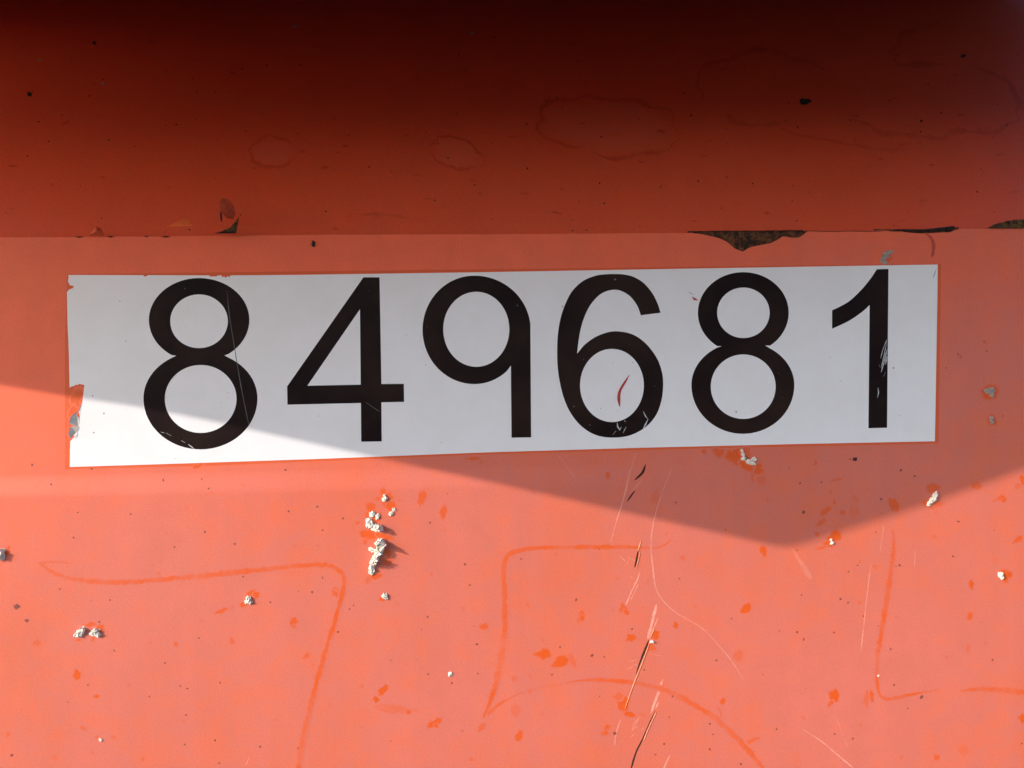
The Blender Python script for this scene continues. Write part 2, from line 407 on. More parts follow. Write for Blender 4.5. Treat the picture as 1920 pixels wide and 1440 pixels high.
d6 = [o6, ell(1147.3, 722.7, 59.8, 68.6)[:-1]]
def c8(p): return (1420+p[0]/3.272, 460+p[1]/3.272)
up1 = [(p.x, p.y) for p in catmull([c8(p) for p in [(458, 398), (510, 374), (570, 337), (640, 270), (695, 203), (732, 147)]], 3)]
lo1 = [(p.x, p.y) for p in catmull([c8(p) for p in [(688, 367), (640, 410), (560, 464), (458, 512)]], 3)]
d1 = [up1 + [(1665.7, 504.3), (1663, 802), (1628.1, 802.9)] + lo1]
digits = []
for loops, lab in ((d8a, 'black digit 8 with a fine pale scratch'), (d4, 'black digit 4'), (d9, 'black digit 9'), (d6, 'black digit 6 around a red scratch'),
                   (d8b, 'black digit 8 right of the 6'), (d1, 'black digit 1 with pale scuffs')):
    o = on(fill_poly('digit', loops, M_BLACK, None, 0.00012, 0.00005), stk); o['label'] = lab; digits.append(o)
def smark(name, pts, w, mat, par, **k):
    k.setdefault('base', 0.00013)
    return on(stroke(name, pts, w, mat, None, **k), par)
bk = next(c for c in stk.children if c.name == 'backing')
M_HAIR = plain('hairline_scratch', (0.10, 0.095, 0.09), 0.5, 0.3, 900)
smark('scratch', [(426, 545), (430, 590), (438, 640), (446, 690), (456, 745), (467, 798)], 1.3, M_HAIR, digits[0])
for pts, wd in (([(302, 810), (309, 812)], 2.6), ([(312, 812), (321, 817)], 2), ([(340, 826), (347, 830)], 2.2), ([(353, 833), (365, 842)], 2)):
    smark('scuff', pts, wd, M_SCUFF, digits[0])
smark('scratch', [(685, 754), (697, 762), (712, 772)], 1.2, M_HAIR, digits[1])
for pts, wd in (([(1157, 792), (1158, 800), (1162, 806), (1165, 800)], 2.6), ([(1170, 788), (1173, 791)], 3), ([(1149, 815), (1155, 808)], 1.8), ([(1168, 812), (1174, 800)], 1.2),
                ([(1206, 771), (1210, 780), (1215, 786)], 2), ([(1215, 786), (1210, 796), (1205, 806)], 3.4)):
    smark('scuff', pts, wd, M_SCUFF, digits[3])
for pts, wd in (([(1663, 636), (1655, 656), (1651, 672)], 1.5), ([(1661, 648), (1657, 668), (1652, 690)], 1.6), ([(1663, 655), (1658, 676), (1652, 698)], 2.2), ([(1663, 668), (1660, 684)], 3.0),
                ([(1662, 640), (1660, 656)], 1.2), ([(1648, 684), (1650, 690)], 1.4), ([(1646, 727), (1647, 736), (1645, 746)], 2.6), ([(1660, 698), (1656, 706)], 1.4)):
    smark('scuff', pts, wd, M_SCUFF, digits[5])
o = smark('red_scratch', [(1180.5, 702), (1172, 716), (1163, 731), (1160, 745), (1162, 763)], [1, 4, 6, 4.5, 2], M_RED, bk)
o = smark('red_scratch', [(1297, 556), (1302, 561), (1309, 563)], [2, 4, 3], M_RED, bk)
smark('scratch', [(1290, 547), (1301, 553)], 1.0, M_HAIR, bk); smark('scratch', [(1756, 503), (1752, 514), (1749, 521)], [1.0, 1.6, 2.0], M_HAIR, bk)
smark('scratch', [(1156, 768), (1160, 772)], 2, M_SCUFF, bk)
# torn tatters curling off the left edge
def tatter(pts, lift):
    vs = []
    for i, (x, y) in enumerate(pts): vs.append(wall(x, y, 0.00016 + lift[i]))
    return on(from_verts('torn_tatter', vs, [tuple(range(len(vs)))], M_TORN, None), stk)
tatter([(155, 752), (151, 768), (140, 782), (134, 784), (139, 777), (148, 770)], [0, 0, .0006, .0012, .0012, .0004])
tatter([(150, 785), (147, 800), (136, 797), (133, 792), (136, 780), (143, 776)], [0, 0, .0008, .0016, .0014, .0003])
tatter([(150, 800), (143, 812), (133, 822), (132, 812), (135, 799)], [0, 0.0002, .0007, .0018, .001])

# specks on the sticker
def specks(name, items, mat, parent, base=0.00005, surf=wall, hgt=0.5):
    vs, fs = [], []
    for (px, py, r) in items:
        n0 = len(vs); k = 7; sd = random.random()*50
        e = 0.75 + random.random()*0.5; ang = random.random()*3.14
        vs.append(surf(px, py, base + r*PX*hgt))
        for i in range(k):
            a = 2*math.pi*i/k; j = 0.8 + 0.45*random.random()
            X, Y = r*j*math.cos(a)*e, r*j*math.sin(a)/e
            vs.append(surf(px+X*math.cos(ang)-Y*math.sin(ang), py+X*math.sin(ang)+Y*math.cos(ang), base*0.4))
        fs += [(n0, n0+1+i, n0+1+(i+1) % k) for i in range(k)]
    o = from_verts(name, vs, fs, mat, None, smooth=True)
    o['kind'] = 'stuff'
    return on(o, parent)
items = [(225, 565, 2), (236, 640, 2.2), (174, 742, 2.4), (195, 775, 2.6), (176, 811, 2.4), (328, 860, 1.6), (428, 736, 1.6), (415, 755, 1.4), (368, 600, 1.2), (1055, 575, 2.6), (1380, 772, 2.8), (1126, 766, 1.8),
         (1186, 680, 2), (1149, 681, 1.6), (1675, 690, 2.6), (1575, 714, 1.8), (1556, 670, 1.6), (598, 780, 1.6), (762, 628, 1.8), (724, 645, 1.4), (798, 684, 1.6), (828, 830, 1.6), (940, 752, 1.4), (1686, 779, 1.5), (1560, 530, 1.4), (1122, 578, 1.2)]
for _ in range(60):
    x = random.uniform(140, 1745); items.append((x, random.uniform(522, 828)+ (876-830)*(1-x/1750)*random.random(), random.uniform(0.5, 1.1)))
M_SPK = plain('grey_grime', (0.22, 0.20, 0.20), 0.8, 0.4, 900)
specks('grime_specks', items, M_SPK, stk, 0.000108, hgt=0.1)
items = [(347, 541, 2), (302, 690, 1.2), (420, 650, 1.2), (312, 745, 1.4), (693, 545, 1.6), (800, 612, 1.6), (820, 660, 1.4), (970, 573, 2.2), (1094, 674, 1.6), (1076, 762, 2.2), (1106, 797, 1.8), (1107, 805, 1.4), (1180, 646, 1.2), (1227, 724, 1.6),
         (1460, 700, 1.6), (1153, 524, 3), (1468, 745, 1.2), (1320, 800, 1.0)]
for _ in range(70): items.append((random.uniform(296, 440), random.uniform(790, 836), 0.8))
items = [q for q in items if q[2] != 0.8 or (95 > math.hypot((q[0]-376)/1.1, q[1]-747) > 72)]
specks('dust_specks', items, M_SPK, stk, 0.000125, hgt=0.1)

# ------------------------------------------------------------------ wear on the front sheet
ST = lambda pts, w, amt=0.8, **k: stroke('rub_mark', pts, w, M_PANEL, sheet, 'rub', amt, **k)
ST([(135, 1057), (105, 1053.5), (78, 1055)], [3, 5], 0.6)
ST([(74, 1055), (90, 1067.5), (112, 1079), (140, 1086), (175, 1090), (212, 1092), (250, 1091), (300, 1087), (375, 1080), (425, 1075), (480, 1069), (505, 1067), (555, 1061), (600, 1059), (620, 1061), (637, 1071), (645, 1084), (644, 1102), (638, 1127), (630, 1158),
    (625, 1175), (612, 1215), (602, 1250), (592, 1285), (581, 1327), (572, 1362), (566, 1395), (560, 1437), (557, 1455)], [6, 9, 10, 10, 9, 8, 8, 8, 9, 9], 0.75, taper=False)
ST([(1259, 1012), (1242, 1024), (1222, 1027.5), (1172, 1025.5), (1085, 1026), (1010, 1027.5), (975, 1032), (958, 1038), (949, 1046), (945, 1056), (944, 1077), (946, 1102), (947, 1130), (947, 1157), (945, 1195), (940, 1232), (930, 1282), (917, 1320), (906, 1346)],
   [5, 7, 8, 8, 8, 9, 9, 11, 13, 14], 0.72)
ST([(911, 1356), (905, 1363), (896, 1371)], 13, 0.75)
ST([(914, 1342), (922, 1332), (937, 1320), (960, 1307), (984, 1297)], [9, 4, 3], 0.6)
ST([(984, 1297), (1015, 1289), (1060, 1281)], 3, 0.25)
ST([(1060, 1281), (1090, 1276), (1135, 1275), (1185, 1280), (1235, 1290), (1272, 1305), (1305, 1324), (1335, 1342), (1360, 1364), (1385, 1387), (1410, 1415), (1430, 1440), (1440, 1455)], [5, 7, 9, 10, 10, 11, 11], 0.7)
ST([(1392, 1396), (1407, 1390), (1424, 1383)], 8, 0.6)
ST([(1674, 990), (1676, 1020), (1672, 1060), (1667, 1097), (1661, 1135), (1656, 1165), (1650, 1202), (1645, 1232), (1644, 1270), (1646, 1292), (1652, 1306), (1662, 1311), (1680, 1309), (1715, 1301), (1762, 1293)], [5, 9, 9, 10, 9, 9, 7, 6, 5, 5], 0.75)
ST([(1798, 1297), (1815, 1294), (1840, 1292), (1877, 1294), (1920, 1298), (1940, 1299)], [5, 10, 10, 9], 0.7)
ST([(991, 910), (997, 920), (1005, 930)], 5, 0.5); ST([(1344, 1322), (1350, 1333), (1353, 1345)], 4, 0.5)
PS = lambda pts, w, amt=0.6: stroke('scratch', pts, w, M_PANEL, sheet, 'pale', amt)
PS([(1260, 877), (1245, 915), (1230, 960), (1222, 1000), (1221, 1030), (1224, 1065), (1229, 1100), (1240, 1122), (1265, 1147), (1315, 1177), (1340, 1202), (1370, 1237), (1395, 1276)], [2, 2, 3, 3, 2.6, 2.8, 2.6, 2], 0.45)
PS([(1192, 850), (1180, 890), (1170, 932), (1155, 980), (1145, 1017)], [2.4, 3.4, 2.4, 2.6], 0.5)
PS([(1182, 880), (1178, 898), (1173, 920)], 7, 0.3); PS([(1206, 898), (1195, 910), (1184, 922)], 3, 0.4)
PS([(1231, 1133), (1222, 1170), (1214, 1198)], [3, 5, 6], 0.95); PS([(1234, 1157), (1228, 1172), (1222, 1186)], 2.4, 0.7)
PS([(1243, 1273), (1230, 1310), (1220, 1338)], [3.5, 5.5, 3], 0.9); PS([(1235, 1316), (1229, 1328)], 4, 0.7)
PS([(1199, 1072), (1196, 1085), (1186, 1105), (1172, 1137)], [2, 3, 3.4], 0.8); PS([(1197, 1095), (1182, 1126)], 2.2, 0.6)
PS([(1657, 985), (1650, 1035)], 2, 0.35); PS([(1633, 1055), (1625, 1122), (1619, 1177), (1614, 1224)], [1.8, 2.6, 2.6, 2], 0.5)
PS([(1503, 1366), (1540, 1390), (1570, 1415), (1602, 1442)], [2, 2.6, 3, 3], 0.55); PS([(1568, 1345), (1578, 1372), (1590, 1402)], 2.2, 0.25)
PS([(1484, 1028), (1505, 1060), (1521, 1086)], [4, 9, 8], 0.3); PS([(1046, 853), (1077, 895)], 1.8, 0.35)
PS([(1257, 1415), (1249, 1430), (1243, 1446)], 3, 0.6); PS([(1717, 1030), (1714, 1064)], 1.8, 0.35)
PS([(1164, 1348), (1156, 1372), (1152, 1398)], 3, 0.4); PS([(1192, 1350), (1185, 1370), (1198, 1345)], 3, 0.4); PS([(468, 1420), (460, 1436)], 2, 0.5)
# shallow pale ruffles beside the gouges
for x, y in ((1186, 1238), (1192, 1246), (1180, 1252), (1232, 1228), (1196, 1350), (1190, 1362), (1204, 1366), (1186, 1378), (1180, 1046), (1188, 1050), (1176, 1054), (1184, 1082), (1168, 1048)):
    a = random.uniform(0, 3.1); l = random.uniform(4, 8)
    PS([(x-l*math.cos(a), y-l*math.sin(a)), (x+1, y+1), (x+l*math.cos(a), y+l*math.sin(a))], random.uniform(1.4, 2.4), 0.45)
def gouge(pts, w):
    o = stroke('gouge', pts, [v*0.78 for v in w], M_CRACK, sheet, None, base=0.00003)
    return o
gouge([(1210.5, 870), (1206, 884), (1198, 893), (1189, 901)], [2, 5, 4.5, 2]); gouge([(1191, 919), (1183, 930), (1175, 941)], [3, 4, 2.5])
gouge([(1197, 1030), (1194, 1047), (1190, 1065)], [4, 4.6, 3]); gouge([(1217, 1199), (1210, 1217), (1200, 1242), (1192, 1266)], [4, 5, 4, 1.6])
gouge([(1228.5, 1333), (1217, 1357), (1204, 1387), (1192, 1412), (1182, 1446)], [2, 2.6, 3, 4, 4])
def lip(pts, w): return stroke('lifted_paint', pts, w, M_TAN, sheet, None, base=0.00003, raised=0.00025)
lip([(1202, 1014), (1199, 1024), (1196, 1033)], [1.2, 3, 2]); lip([(1200, 1036), (1197, 1050), (1193, 1064)], 1.0)
lip([(1218.5, 1204), (1211, 1224), (1202, 1248), (1191, 1275), (1181, 1302), (1172, 1328)], [1.0, 1.2, 1.2, 1.5, 1.4, 1.0]); lip([(1226, 1180), (1222, 1190), (1218, 1199)], 1.8)
lip([(1230, 1336), (1219, 1359), (1207, 1388)], 1.0)

B = lambda x, y, rx, ry, rot=0, amt=0.85: blotch('paint_chip', x, y, rx, ry, rot, M_PANEL, sheet, 'rub', amt)
chips = [(551, 1166, 7, 8, 0, .9), (551, 1175, 5, 4, 0, .5), (575, 1229, 8, 4, -35, .6), (719, 1294, 14, 5.5, -48, .85), (705, 1311, 6, 6.5, 0, .9), (745, 1330, 36, 9, 10, .35), (766, 1335, 5.5, 4.5, 0, .8), (728, 1333, 18, 3, 15, .35), (816, 1355, 15, 6, -30, .9), (818, 1361, 5, 4, 0, .8),
 (907, 1174, 9, 7, -20, .75), (958, 1331, 4, 8, 0, .5), (1091, 1154, 5, 9, 0, .65), (1091, 1158, 4, 5, 0, .9), (1169, 1141, 8, 8, 0, .7), (1174, 1147, 5, 4, 30, .8), (1184, 1195, 9.5, 8, -10, .85), (1020, 1226, 13, 8, -8, .95), (1052, 1240, 16, 9, -35, .85), (1073, 1238, 6, 12, -20, .4),
 (1230, 1191, 6.5, 9, 20, .9), (1221, 1213, 8, 10, 20, .6), (1267, 1172, 5, 5, 0, .95), (1399, 1141, 12, 8, -40, .9), (1385, 1228, 8, 11, 0, .4), (1355, 1315, 5.5, 5.5, 0, .8), (1168, 1318, 12, 17, -15, .8), (1180, 1339, 10, 5.5, 10, .9), (1160, 1306, 8, 7, 0, .5), (1135, 1370, 5, 11, 25, .8),
 (1136, 1374, 5, 5, 0, .8), (974, 1380, 8, 9, 20, .8), (967, 1332, 10, 15, 0, .3), (964, 1273, 6, 6, 0, .35), (1564, 1305, 10, 11, 10, .95), (1558, 1318, 4, 9, 40, .7), (1634, 1305, 4.5, 12, -8, .8), (1625, 1309, 5, 17, 0, .45), (1819, 1155, 5.5, 8, 15, .7), (1816, 1216, 5, 8, 0, .35), (1756, 1421, 5.5, 6, 0, .7),
 (1806, 1407, 10, 9, 0, .3), (1918, 1346, 7, 9, 0, .9), (145, 1266, 8.5, 8, 0, .98), (415, 1146, 11, 4.5, -20, .8), (330, 1208, 4, 4.5, 0, .75), (435, 1202, 5.5, 5.5, 0, .6), (70, 1206, 7, 6, -20, .5), (181, 1306, 5, 3.6, 0, .85), (156, 1366, 8, 3.6, 35, .5), (15, 1376, 4, 4, 0, .6), (182, 1382, 3, 3, 0, .6),
 (104, 1420, 5, 5, 0, .3), (170, 1171, 9, 4, -15, .85), (189, 1178, 8, 6.5, 0, .9), (174, 1198, 3, 6, 10, .7), (148, 1200, 5, 2, 0, .8), (729, 942, 15, 9, 60, .95), (726, 932, 10, 9, 0, .7), (733, 950, 9, 8, 0, .9), (717, 921, 6, 5, 0, .8), (709, 935, 6, 4, 0, .5), (695, 953, 9, 10, 20, .8), (706, 973, 8, 7, 0, .95),
 (688, 966, 5, 5, 0, .6), (692, 1002, 14, 8, 10, .95), (722, 1006, 16, 5, 20, .8), (685, 1016, 5, 5, 0, .6), (670, 980, 4, 3, 0, .6), (791, 934, 7.5, 14, 20, .75), (832, 958, 7, 14, 18, .75), (704, 1080, 15, 5, -15, .8), (690, 1088, 6, 6, 0, .5), (726, 1053, 9, 7, 0, .7), (728, 1036, 5, 9, 0, .8), (630, 1110, 8, 9, 0, .5), (630, 1113, 5, 6, 0, .7),
 (481, 1115, 7, 6, 0, .9), (716, 1124, 5, 4, 0, .9), (888, 860, 12, 3, 0, .7), (903, 866, 5, 3, 0, .4), (372, 873, 10, 5, -30, .9), (15, 1033, 5, 9, 20, .9), (473, 1115, 10, 8, 0, .9), (457, 1132, 7, 5, -30, .85), (1140, 891, 4.5, 7.5, -10, .8), (1347, 848, 13, 9, 10, .75), (1385, 855, 27, 16, 10, .95), (1417, 880, 13, 10, 0, .85),
 (1400, 872, 14, 9, 25, .85), (1411, 896, 2.4, 9, 0, .6), (1428, 900, 8, 9, 0, .35), (1320, 847, 5, 4, 0, .7), (1431, 1033, 7, 8, -20, .95), (1280, 1046, 5, 5, 0, .4), (1230, 932, 9, 14, 10, .3), (1565, 1007, 14, 11, -15, .9), (1553, 1020, 10, 6, 0, .8), (1540, 1027, 11, 3, -10, .6), (1677, 945, 9, 12, -15, .75), (1750, 915, 12, 10, 0, .7),
 (1744, 943, 15, 11, 0, .6), (1757, 945, 10, 6, 0, .5), (1831, 911, 9, 7, 10, .6), (1880, 934, 7, 6, 40, .8), (1870, 937, 8, 2, -15, .6), (1917, 898, 7, 9, 0, .85), (1908, 912, 6, 6, 0, .4), (1909, 1011, 10, 4.5, -40, .8), (1884, 1079, 12, 11, 10, .9), (1821, 1096, 4.5, 9, -5, .9), (1548, 958, 14, 4.5, -38, .7), (1540, 980, 12, 4, -38, .6),
 (1532, 1002, 5, 4, -40, .6), (1565, 941, 3, 6.5, 0, .7), (1580, 961, 5, 5, 0, .6), (1571, 899, 11, 2, -8, .5), (1603, 936, 8, 9, 0, .25), (1602, 958, 10, 13, 0, .25), (1529, 868, 3, 5, 0, .7), (1750, 1006, 6, 3, 0, .35), (1855, 735, 17, 13, 0, .85), (1860, 788, 10, 10, 0, .85), (1660, 484, 10, 12, 0, .5), (1612, 1130, 4, 3, 0, .4),
 (1750, 580, 5, 3, 0, .0), (1420, 885, 16, 6, 40, .5), (588, 458, 9, 7, 0, .3), (1800, 668, 4, 3, 30, .5), (1847, 642, 3, 3, 0, .5), (1398, 848, 10, 10, 0, .6)]
for x, y, rx, ry, rot, am in chips:
    if am > 0: B(x, y, rx*1.08, ry*1.08, rot, min(1.0, am*1.15))
for x, y, rx, ry in ((144, 745, 12, 22), (138, 775, 9, 16), (136, 800, 8, 20)): B(x, y, rx, ry, 10, 1.0)
for _ in range(90):       # faint scuffs
    x, y = random.uniform(0, 1920), random.uniform(890, 1440)
    B(x, y, random.uniform(2, 6), random.uniform(2, 4), random.uniform(0, 180), random.uniform(0.15, 0.5))
# brown dirt specks
items = [(60, 872, 3), (96, 908, 2.4), (172, 879, 2.4), (306, 900, 2.6), (378, 898, 2), (391, 916, 2.4), (146, 961, 2), (245, 964, 2.4), (138, 1008, 2.2), (327, 1026, 2.2), (384, 997, 2.6), (440, 1020, 2.4), (456, 1081, 2.4), (112, 1105, 2.4), (206, 1125, 2.4), (49, 1164, 3.6), (52, 1163, 3),
 (186, 1166, 2.6), (214, 1220, 2), (309, 1243, 2.2), (373, 1196, 2), (413, 1280, 2), (338, 1286, 2), (351, 1291, 2.4), (280, 1306, 2.2), (349, 1341, 2.4), (403, 1388, 2.6), (346, 1396, 2.2), (165, 1284, 2), (127, 1316, 1.6), (22, 1416, 3.6), (411, 1431, 2), (535, 881, 2.8), (595, 950, 2.8), (541, 959, 2.4), (643, 972, 2.2), (605, 994, 2),
 (585, 1110, 2.6), (605, 1083, 2), (507, 1129, 2.2), (655, 1142, 2), (663, 1135, 2), (806, 980, 2.6), (872, 1058, 2.8), (881, 1097, 2.4), (802, 1157, 2.4), (894, 1208, 2.8), (803, 1264, 2.6), (847, 1281, 2.2), (896, 1263, 2), (634, 1185, 2.8), (488, 1400, 2.4), (559, 1403, 2.6), (867, 1370, 1.8), (733, 1238, 1.4),
 (1080, 1125, 3), (1185, 1179, 2.4), (1050, 1213, 2.4), (1110, 1229, 3.4), (1133, 1232, 2), (1035, 1265, 2.2), (1208, 1256, 2), (1124, 1306, 1.6), (1153, 1375, 4), (1245, 1395, 2.6), (1255, 1345, 2), (1331, 1405, 2.6), (1337, 1377, 2), (1331, 1357, 2.6), (1343, 1238, 2.6), (1372, 1160, 2), (1389, 1433, 2.8), (1229, 1415, 2), (1261, 1306, 2.6),
 (1267, 942, 2.2), (1360, 993, 2), (1124, 1030, 1.6), (1274, 1085, 2), (977, 1048, 2), (1500, 906, 2.4), (1540, 904, 2), (1507, 960, 4), (1652, 936, 3), (1652, 935, 2.4), (1689, 882, 3.2), (1715, 893, 2.6), (1602, 861, 3.8), (1594, 861, 2.2), (1687, 1060, 3), (1680, 1062, 1.6), (1787, 1043, 2.4), (1797, 978, 2.6), (1642, 998, 1.8), (1591, 1072, 2),
 (1576, 1123, 2.8), (1590, 1130, 2.4), (1503, 1116, 2), (1608, 1060, 1.8), (1495, 1185, 2.6), (1564, 1186, 2.2), (1507, 1199, 2.8), (1462, 1183, 1.8), (1728, 1307, 4.4), (1861, 1237, 2.4), (1676, 1284, 2.8), (1702, 1328, 1.8), (1565, 1376, 2.2), (1599, 1385, 2.6), (1456, 1367, 2.4), (1619, 1155, 2), (1670, 1217, 2.4), (1647, 1174, 1.6), (1916, 1394, 2.2),
 (1796, 664, 2), (1802, 670, 1.8), (1850, 658, 2), (1845, 640, 1.8), (1774, 690, 1.6), (1495, 1032, 1.6), (1880, 780, 1.6), (1480, 878, 1.6)]
for _ in range(25):
    items.append((random.gauss(900, 600) % 1920, 880+560*random.random()**0.8, random.choice((0.7, 0.8, 0.9, 1.1, 1.4))))
items = [(x, y, r*0.8) for x, y, r in items]
specks('dirt_specks', items, M_DARK, sheet, 0.00004, hgt=0.12)
def dot(name, px, py, rx, ry, rot, mat, par, surf=wall, base=0.00009):
    return blotch(name, px, py, rx, ry, rot, mat, par, None, 1, base, surf, 12, 0.5)
dot('bolt_hole', 588, 457.5, 5.2, 5.0, 0, M_BLACKDIRT, sheet); dot('dirt_crust', 31, 1137, 6, 4, 20, M_DARK, sheet); dot('dirt_crust', 1603, 861, 5, 3, -5, M_BLACKDIRT, sheet)
stroke('stain', [(1734, 437), (1744, 444), (1750, 456), (1750, 470), (1747, 483)], [2, 3, 5, 3], M_OVER, sheet, 'rub', 0.8)

# ------------------------------------------------------------------ seam: rust showing through the chips
def crust(name, loop, mat, yb, amp, par):
    """bumpy rust in a chip; loop measured on the sheet, lying yb metres behind/before it"""
    xs = [p[0] for p in loop]; x0, x1 = min(xs), max(xs)
    ups = sorted(loop[:len(loop)//2+1]); 
    return None
def strip_crust(name, x0, x1, ytop, ybot, mat, depth, amp, par, nx=None):
    nx = nx or int((x1-x0)/3)+2; ny = 8; vs = []
    for i in range(nx+1):
        x = x0+(x1-x0)*i/nx
        for j in range(ny+1):
            f = j/ny; y = ytop(x)*(1-f)+ybot(x)*f
            z = noise.fractal(Vector((x*0.12, y*0.16, 3.0)), 1.0, 2.0, 4)
            vs.append(wall(x, y, depth + amp*z))
    fs = [(i*(ny+1)+j, (i+1)*(ny+1)+j, (i+1)*(ny+1)+j+1, i*(ny+1)+j+1) for i in range(nx) for j in range(ny)]
    return on(from_verts(name, vs, fs, mat, None, smooth=True), par)
strip_crust('rust_patch', 1290, 1530, lambda x: 432.5-0.002*(x-1290), lambda x: 476, M_RUST, -0.0012, 0.0006, sheet)
strip_crust('rust_patch', 1640, 1810, lambda x: 429, lambda x: 441, M_RUST, -0.0012, 0.0005, sheet)
bump = lambda x, a, b, h: h*math.sin(math.pi*min(1, max(0, (x-a)/(b-a))))**0.7
strip_crust('lifted_rust', 1672, 1794, lambda x: 430.5-7*max(0, (x-1730)/64)*(1 if x < 1788 else .5), lambda x: 433.5 - 4*max(0, (x-1740)/54), M_BLACKDIRT, 0.0012, 0.0006, sheet)
strip_crust('moss_tuft', 1850, 1945, lambda x: 428-bump(x, 1850, 1990, 16)-2*noise.noise(Vector((x*.4, 0, 0))), lambda x: 428.5, M_MOSS, 0.0010, 0.0012, sheet)
# thin dark joint along the seam
def joint(x0, x1, w):
    pts = []; x = x0
    while x < x1:
        t = (x)/1920
        y = 445-15*t+ (0.6 if 300 < x < 1300 else 0) ; 
        pts.append((x, y - 1.2)); x += 24
    return stroke('seam_joint', pts, w, M_CRACK, sheet, None, base=-0.0004, taper=False, wob=0.9)
joint(1290, 1520, 1.6)
for x0, x1, y in ((140, 158, 444), (201, 215, 443.6), (303, 320, 443.5), (270, 280, 443)):
    stroke('rust_nick', [(x0, y), ((x0+x1)/2, y+.5), (x1, y)], [1.5, 3.2, 1.5], M_CRACK, sheet, None, base=0.0002)
stroke('rust_line', [(1508, 433), (1560, 434), (1600, 433.5), (1640, 434.2), (1668, 432)], 1.0, M_CRACK, sheet, None, base=0.0002)
# paint flakes standing up from the seam
M_FLAKE = plain('loose_orange_flake', (0.88, 0.20, 0.055), 0.45, 0.15, 500, (0.84, 0.16, 0.04))
M_CURL = plain('curled_red_flake', (0.42, 0.055, 0.02), 0.5, 0.3, 500, (0.30, 0.035, 0.012))
def flake(pts, outs, mat, par=overhang, name='paint_flake'):
    vs = [wall(x, y, o) for (x, y), o in zip(pts, outs)]
    n = len(vs); c = sum(vs, Vector())/n + Vector((0, -0.0005, 0)); vs2 = vs + [c]
    return on(from_verts(name, vs2, [(n, i, (i+1) % n) for i in range(n)], mat, None), par)
flake([(346, 441.5), (358, 431), (369, 420.5), (376, 424), (392, 440.5)], [.022, .019, .015, .016, .022], M_FLAKE)
flake([(170, 443), (184, 433), (192, 428.5), (198, 432), (200, 443)], [.002, .004, .006, .004, .002], M_OVER)
# curled flake with bare steel under it
flake([(424.5, 404), (427, 390), (434, 384), (445, 386), (452.5, 396), (452, 408), (444, 416), (433, 414)], [.008, .012, .014, .014, .012, .009, .006, .006], M_CURL)
flake([(410, 440.5), (422, 436.5), (436, 435), (444, 428), (448, 418), (453, 409), (448, 440.5)], [.004]*7, M_MOSS, name='bare_steel')
flake([(408, 441), (420, 438), (446, 437.5), (446, 441)], [.0052]*4, M_BLACKDIRT, name='bare_steel')
flake([(424, 403), (428, 408), (428.5, 424), (425, 420)], [.0095]*4, M_BLACKDIRT, name='bare_steel')
stroke('paint_ridge', [(40, 421), (41, 432), (47, 441)], 1.6, M_OVER, overhang, 'pale', 0.7, base=0.0002, surf=over)
stroke('paint_ridge', [(192, 430), (199, 431), (201, 442)], 1.4, M_OVER, overhang, 'pale', 0.7, base=0.0002, surf=over)

# ------------------------------------------------------------------ stains on the overhang
def ringmark(cx, cy, rx, ry, rot, w, amt, a0=0, a1=360, jag=0.12):
    pts = []; sd = random.random()*40; n = max(14, int((a1-a0)/11))
    for k in range(n+1):
        a = math.radians(a0+(a1-a0)*k/n); j = 1+jag*noise.noise(Vector((math.cos(a)*2.2, math.sin(a)*2.2, sd)))*1.7 + 0.07*random.uniform(-1, 1)
        X, Y = rx*j*math.cos(a), ry*j*math.sin(a)
        pts.append((cx+X*math.cos(rot)-Y*math.sin(rot), cy+X*math.sin(rot)+Y*math.cos(rot)))
    if a1-a0 > 200:
        blotch('water_stain', cx, cy, rx*0.9, ry*0.9, math.degrees(rot), M_OVER, overhang, 'pale', 0.22, 0.000006, over, 30, 0.15)
    return stroke('water_stain', pts, w*0.62, M_OVER, overhang, 'rub', amt*0.55, base=0.00003, surf=over, wob=1.5)
ringmark(1143, 237, 136, 56, 0.10, 8, 0.85); ringmark(512, 285, 42, 29, 0.0, 8, 0.8, 20, 350); ringmark(855, 288, 48, 28, 0.25, 7, 0.8)
ringmark(1430, 160, 120, 62, 0.05, 11, 0.8, 150, 330); ringmark(1425, 215, 60, 20, 0.0, 9, 0.7, 20, 200); ringmark(1720, 180, 190, 75, 0.1, 12, 0.75, -60, 130)
ringmark(1790, 75, 130, 40, -0.2, 12, 0.8, 100, 260); ringmark(735, 415, 80, 10, 0.1, 8, 0.6, 180, 330); ringmark(1590, 250, 120, 22, 0.15, 8, 0.6, 0, 180)
for _ in range(90):
    x, y = random.uniform(0, 1920), random.uniform(60, 432)
    blotch('stain', x, y, random.uniform(2, 11), random.uniform(1, 3.2), random.uniform(-12, 12), M_OVER, overhang, 'rub', random.uniform(0.2, 0.7), 0.00006, over)
dot('dirt_crust', 1509, 190, 9.5, 5.5, 5, M_BLACKDIRT, overhang, over); dot('dirt_crust', 55, 177, 5, 3.6, 0, M_BLACKDIRT, overhang, over); dot('dirt_crust', 177, 80, 5, 4, 0, M_BLACKDIRT, overhang, over)
dot('dirt_crust', 1806, 105, 5, 3, 0, M_BLACKDIRT, overhang, over); dot('dirt_crust', 1727, 227, 3, 2, 0, M_BLACKDIRT, overhang, over)
for x, y, r in ((552, 50, 5), (886, 62, 4.5), (75, 113, 3.5), (193, 157, 3.5)):
    dot('pale_speck', x, y, r, r*.6, 0, M_GREY, overhang, over)
specks('dirt_specks', [(random.uniform(0, 1920), random.uniform(80, 436), random.uniform(0.8, 1.8)) for _ in range(110)], M_BLACKDIRT, overhang, 0.00008, over, 0.3)

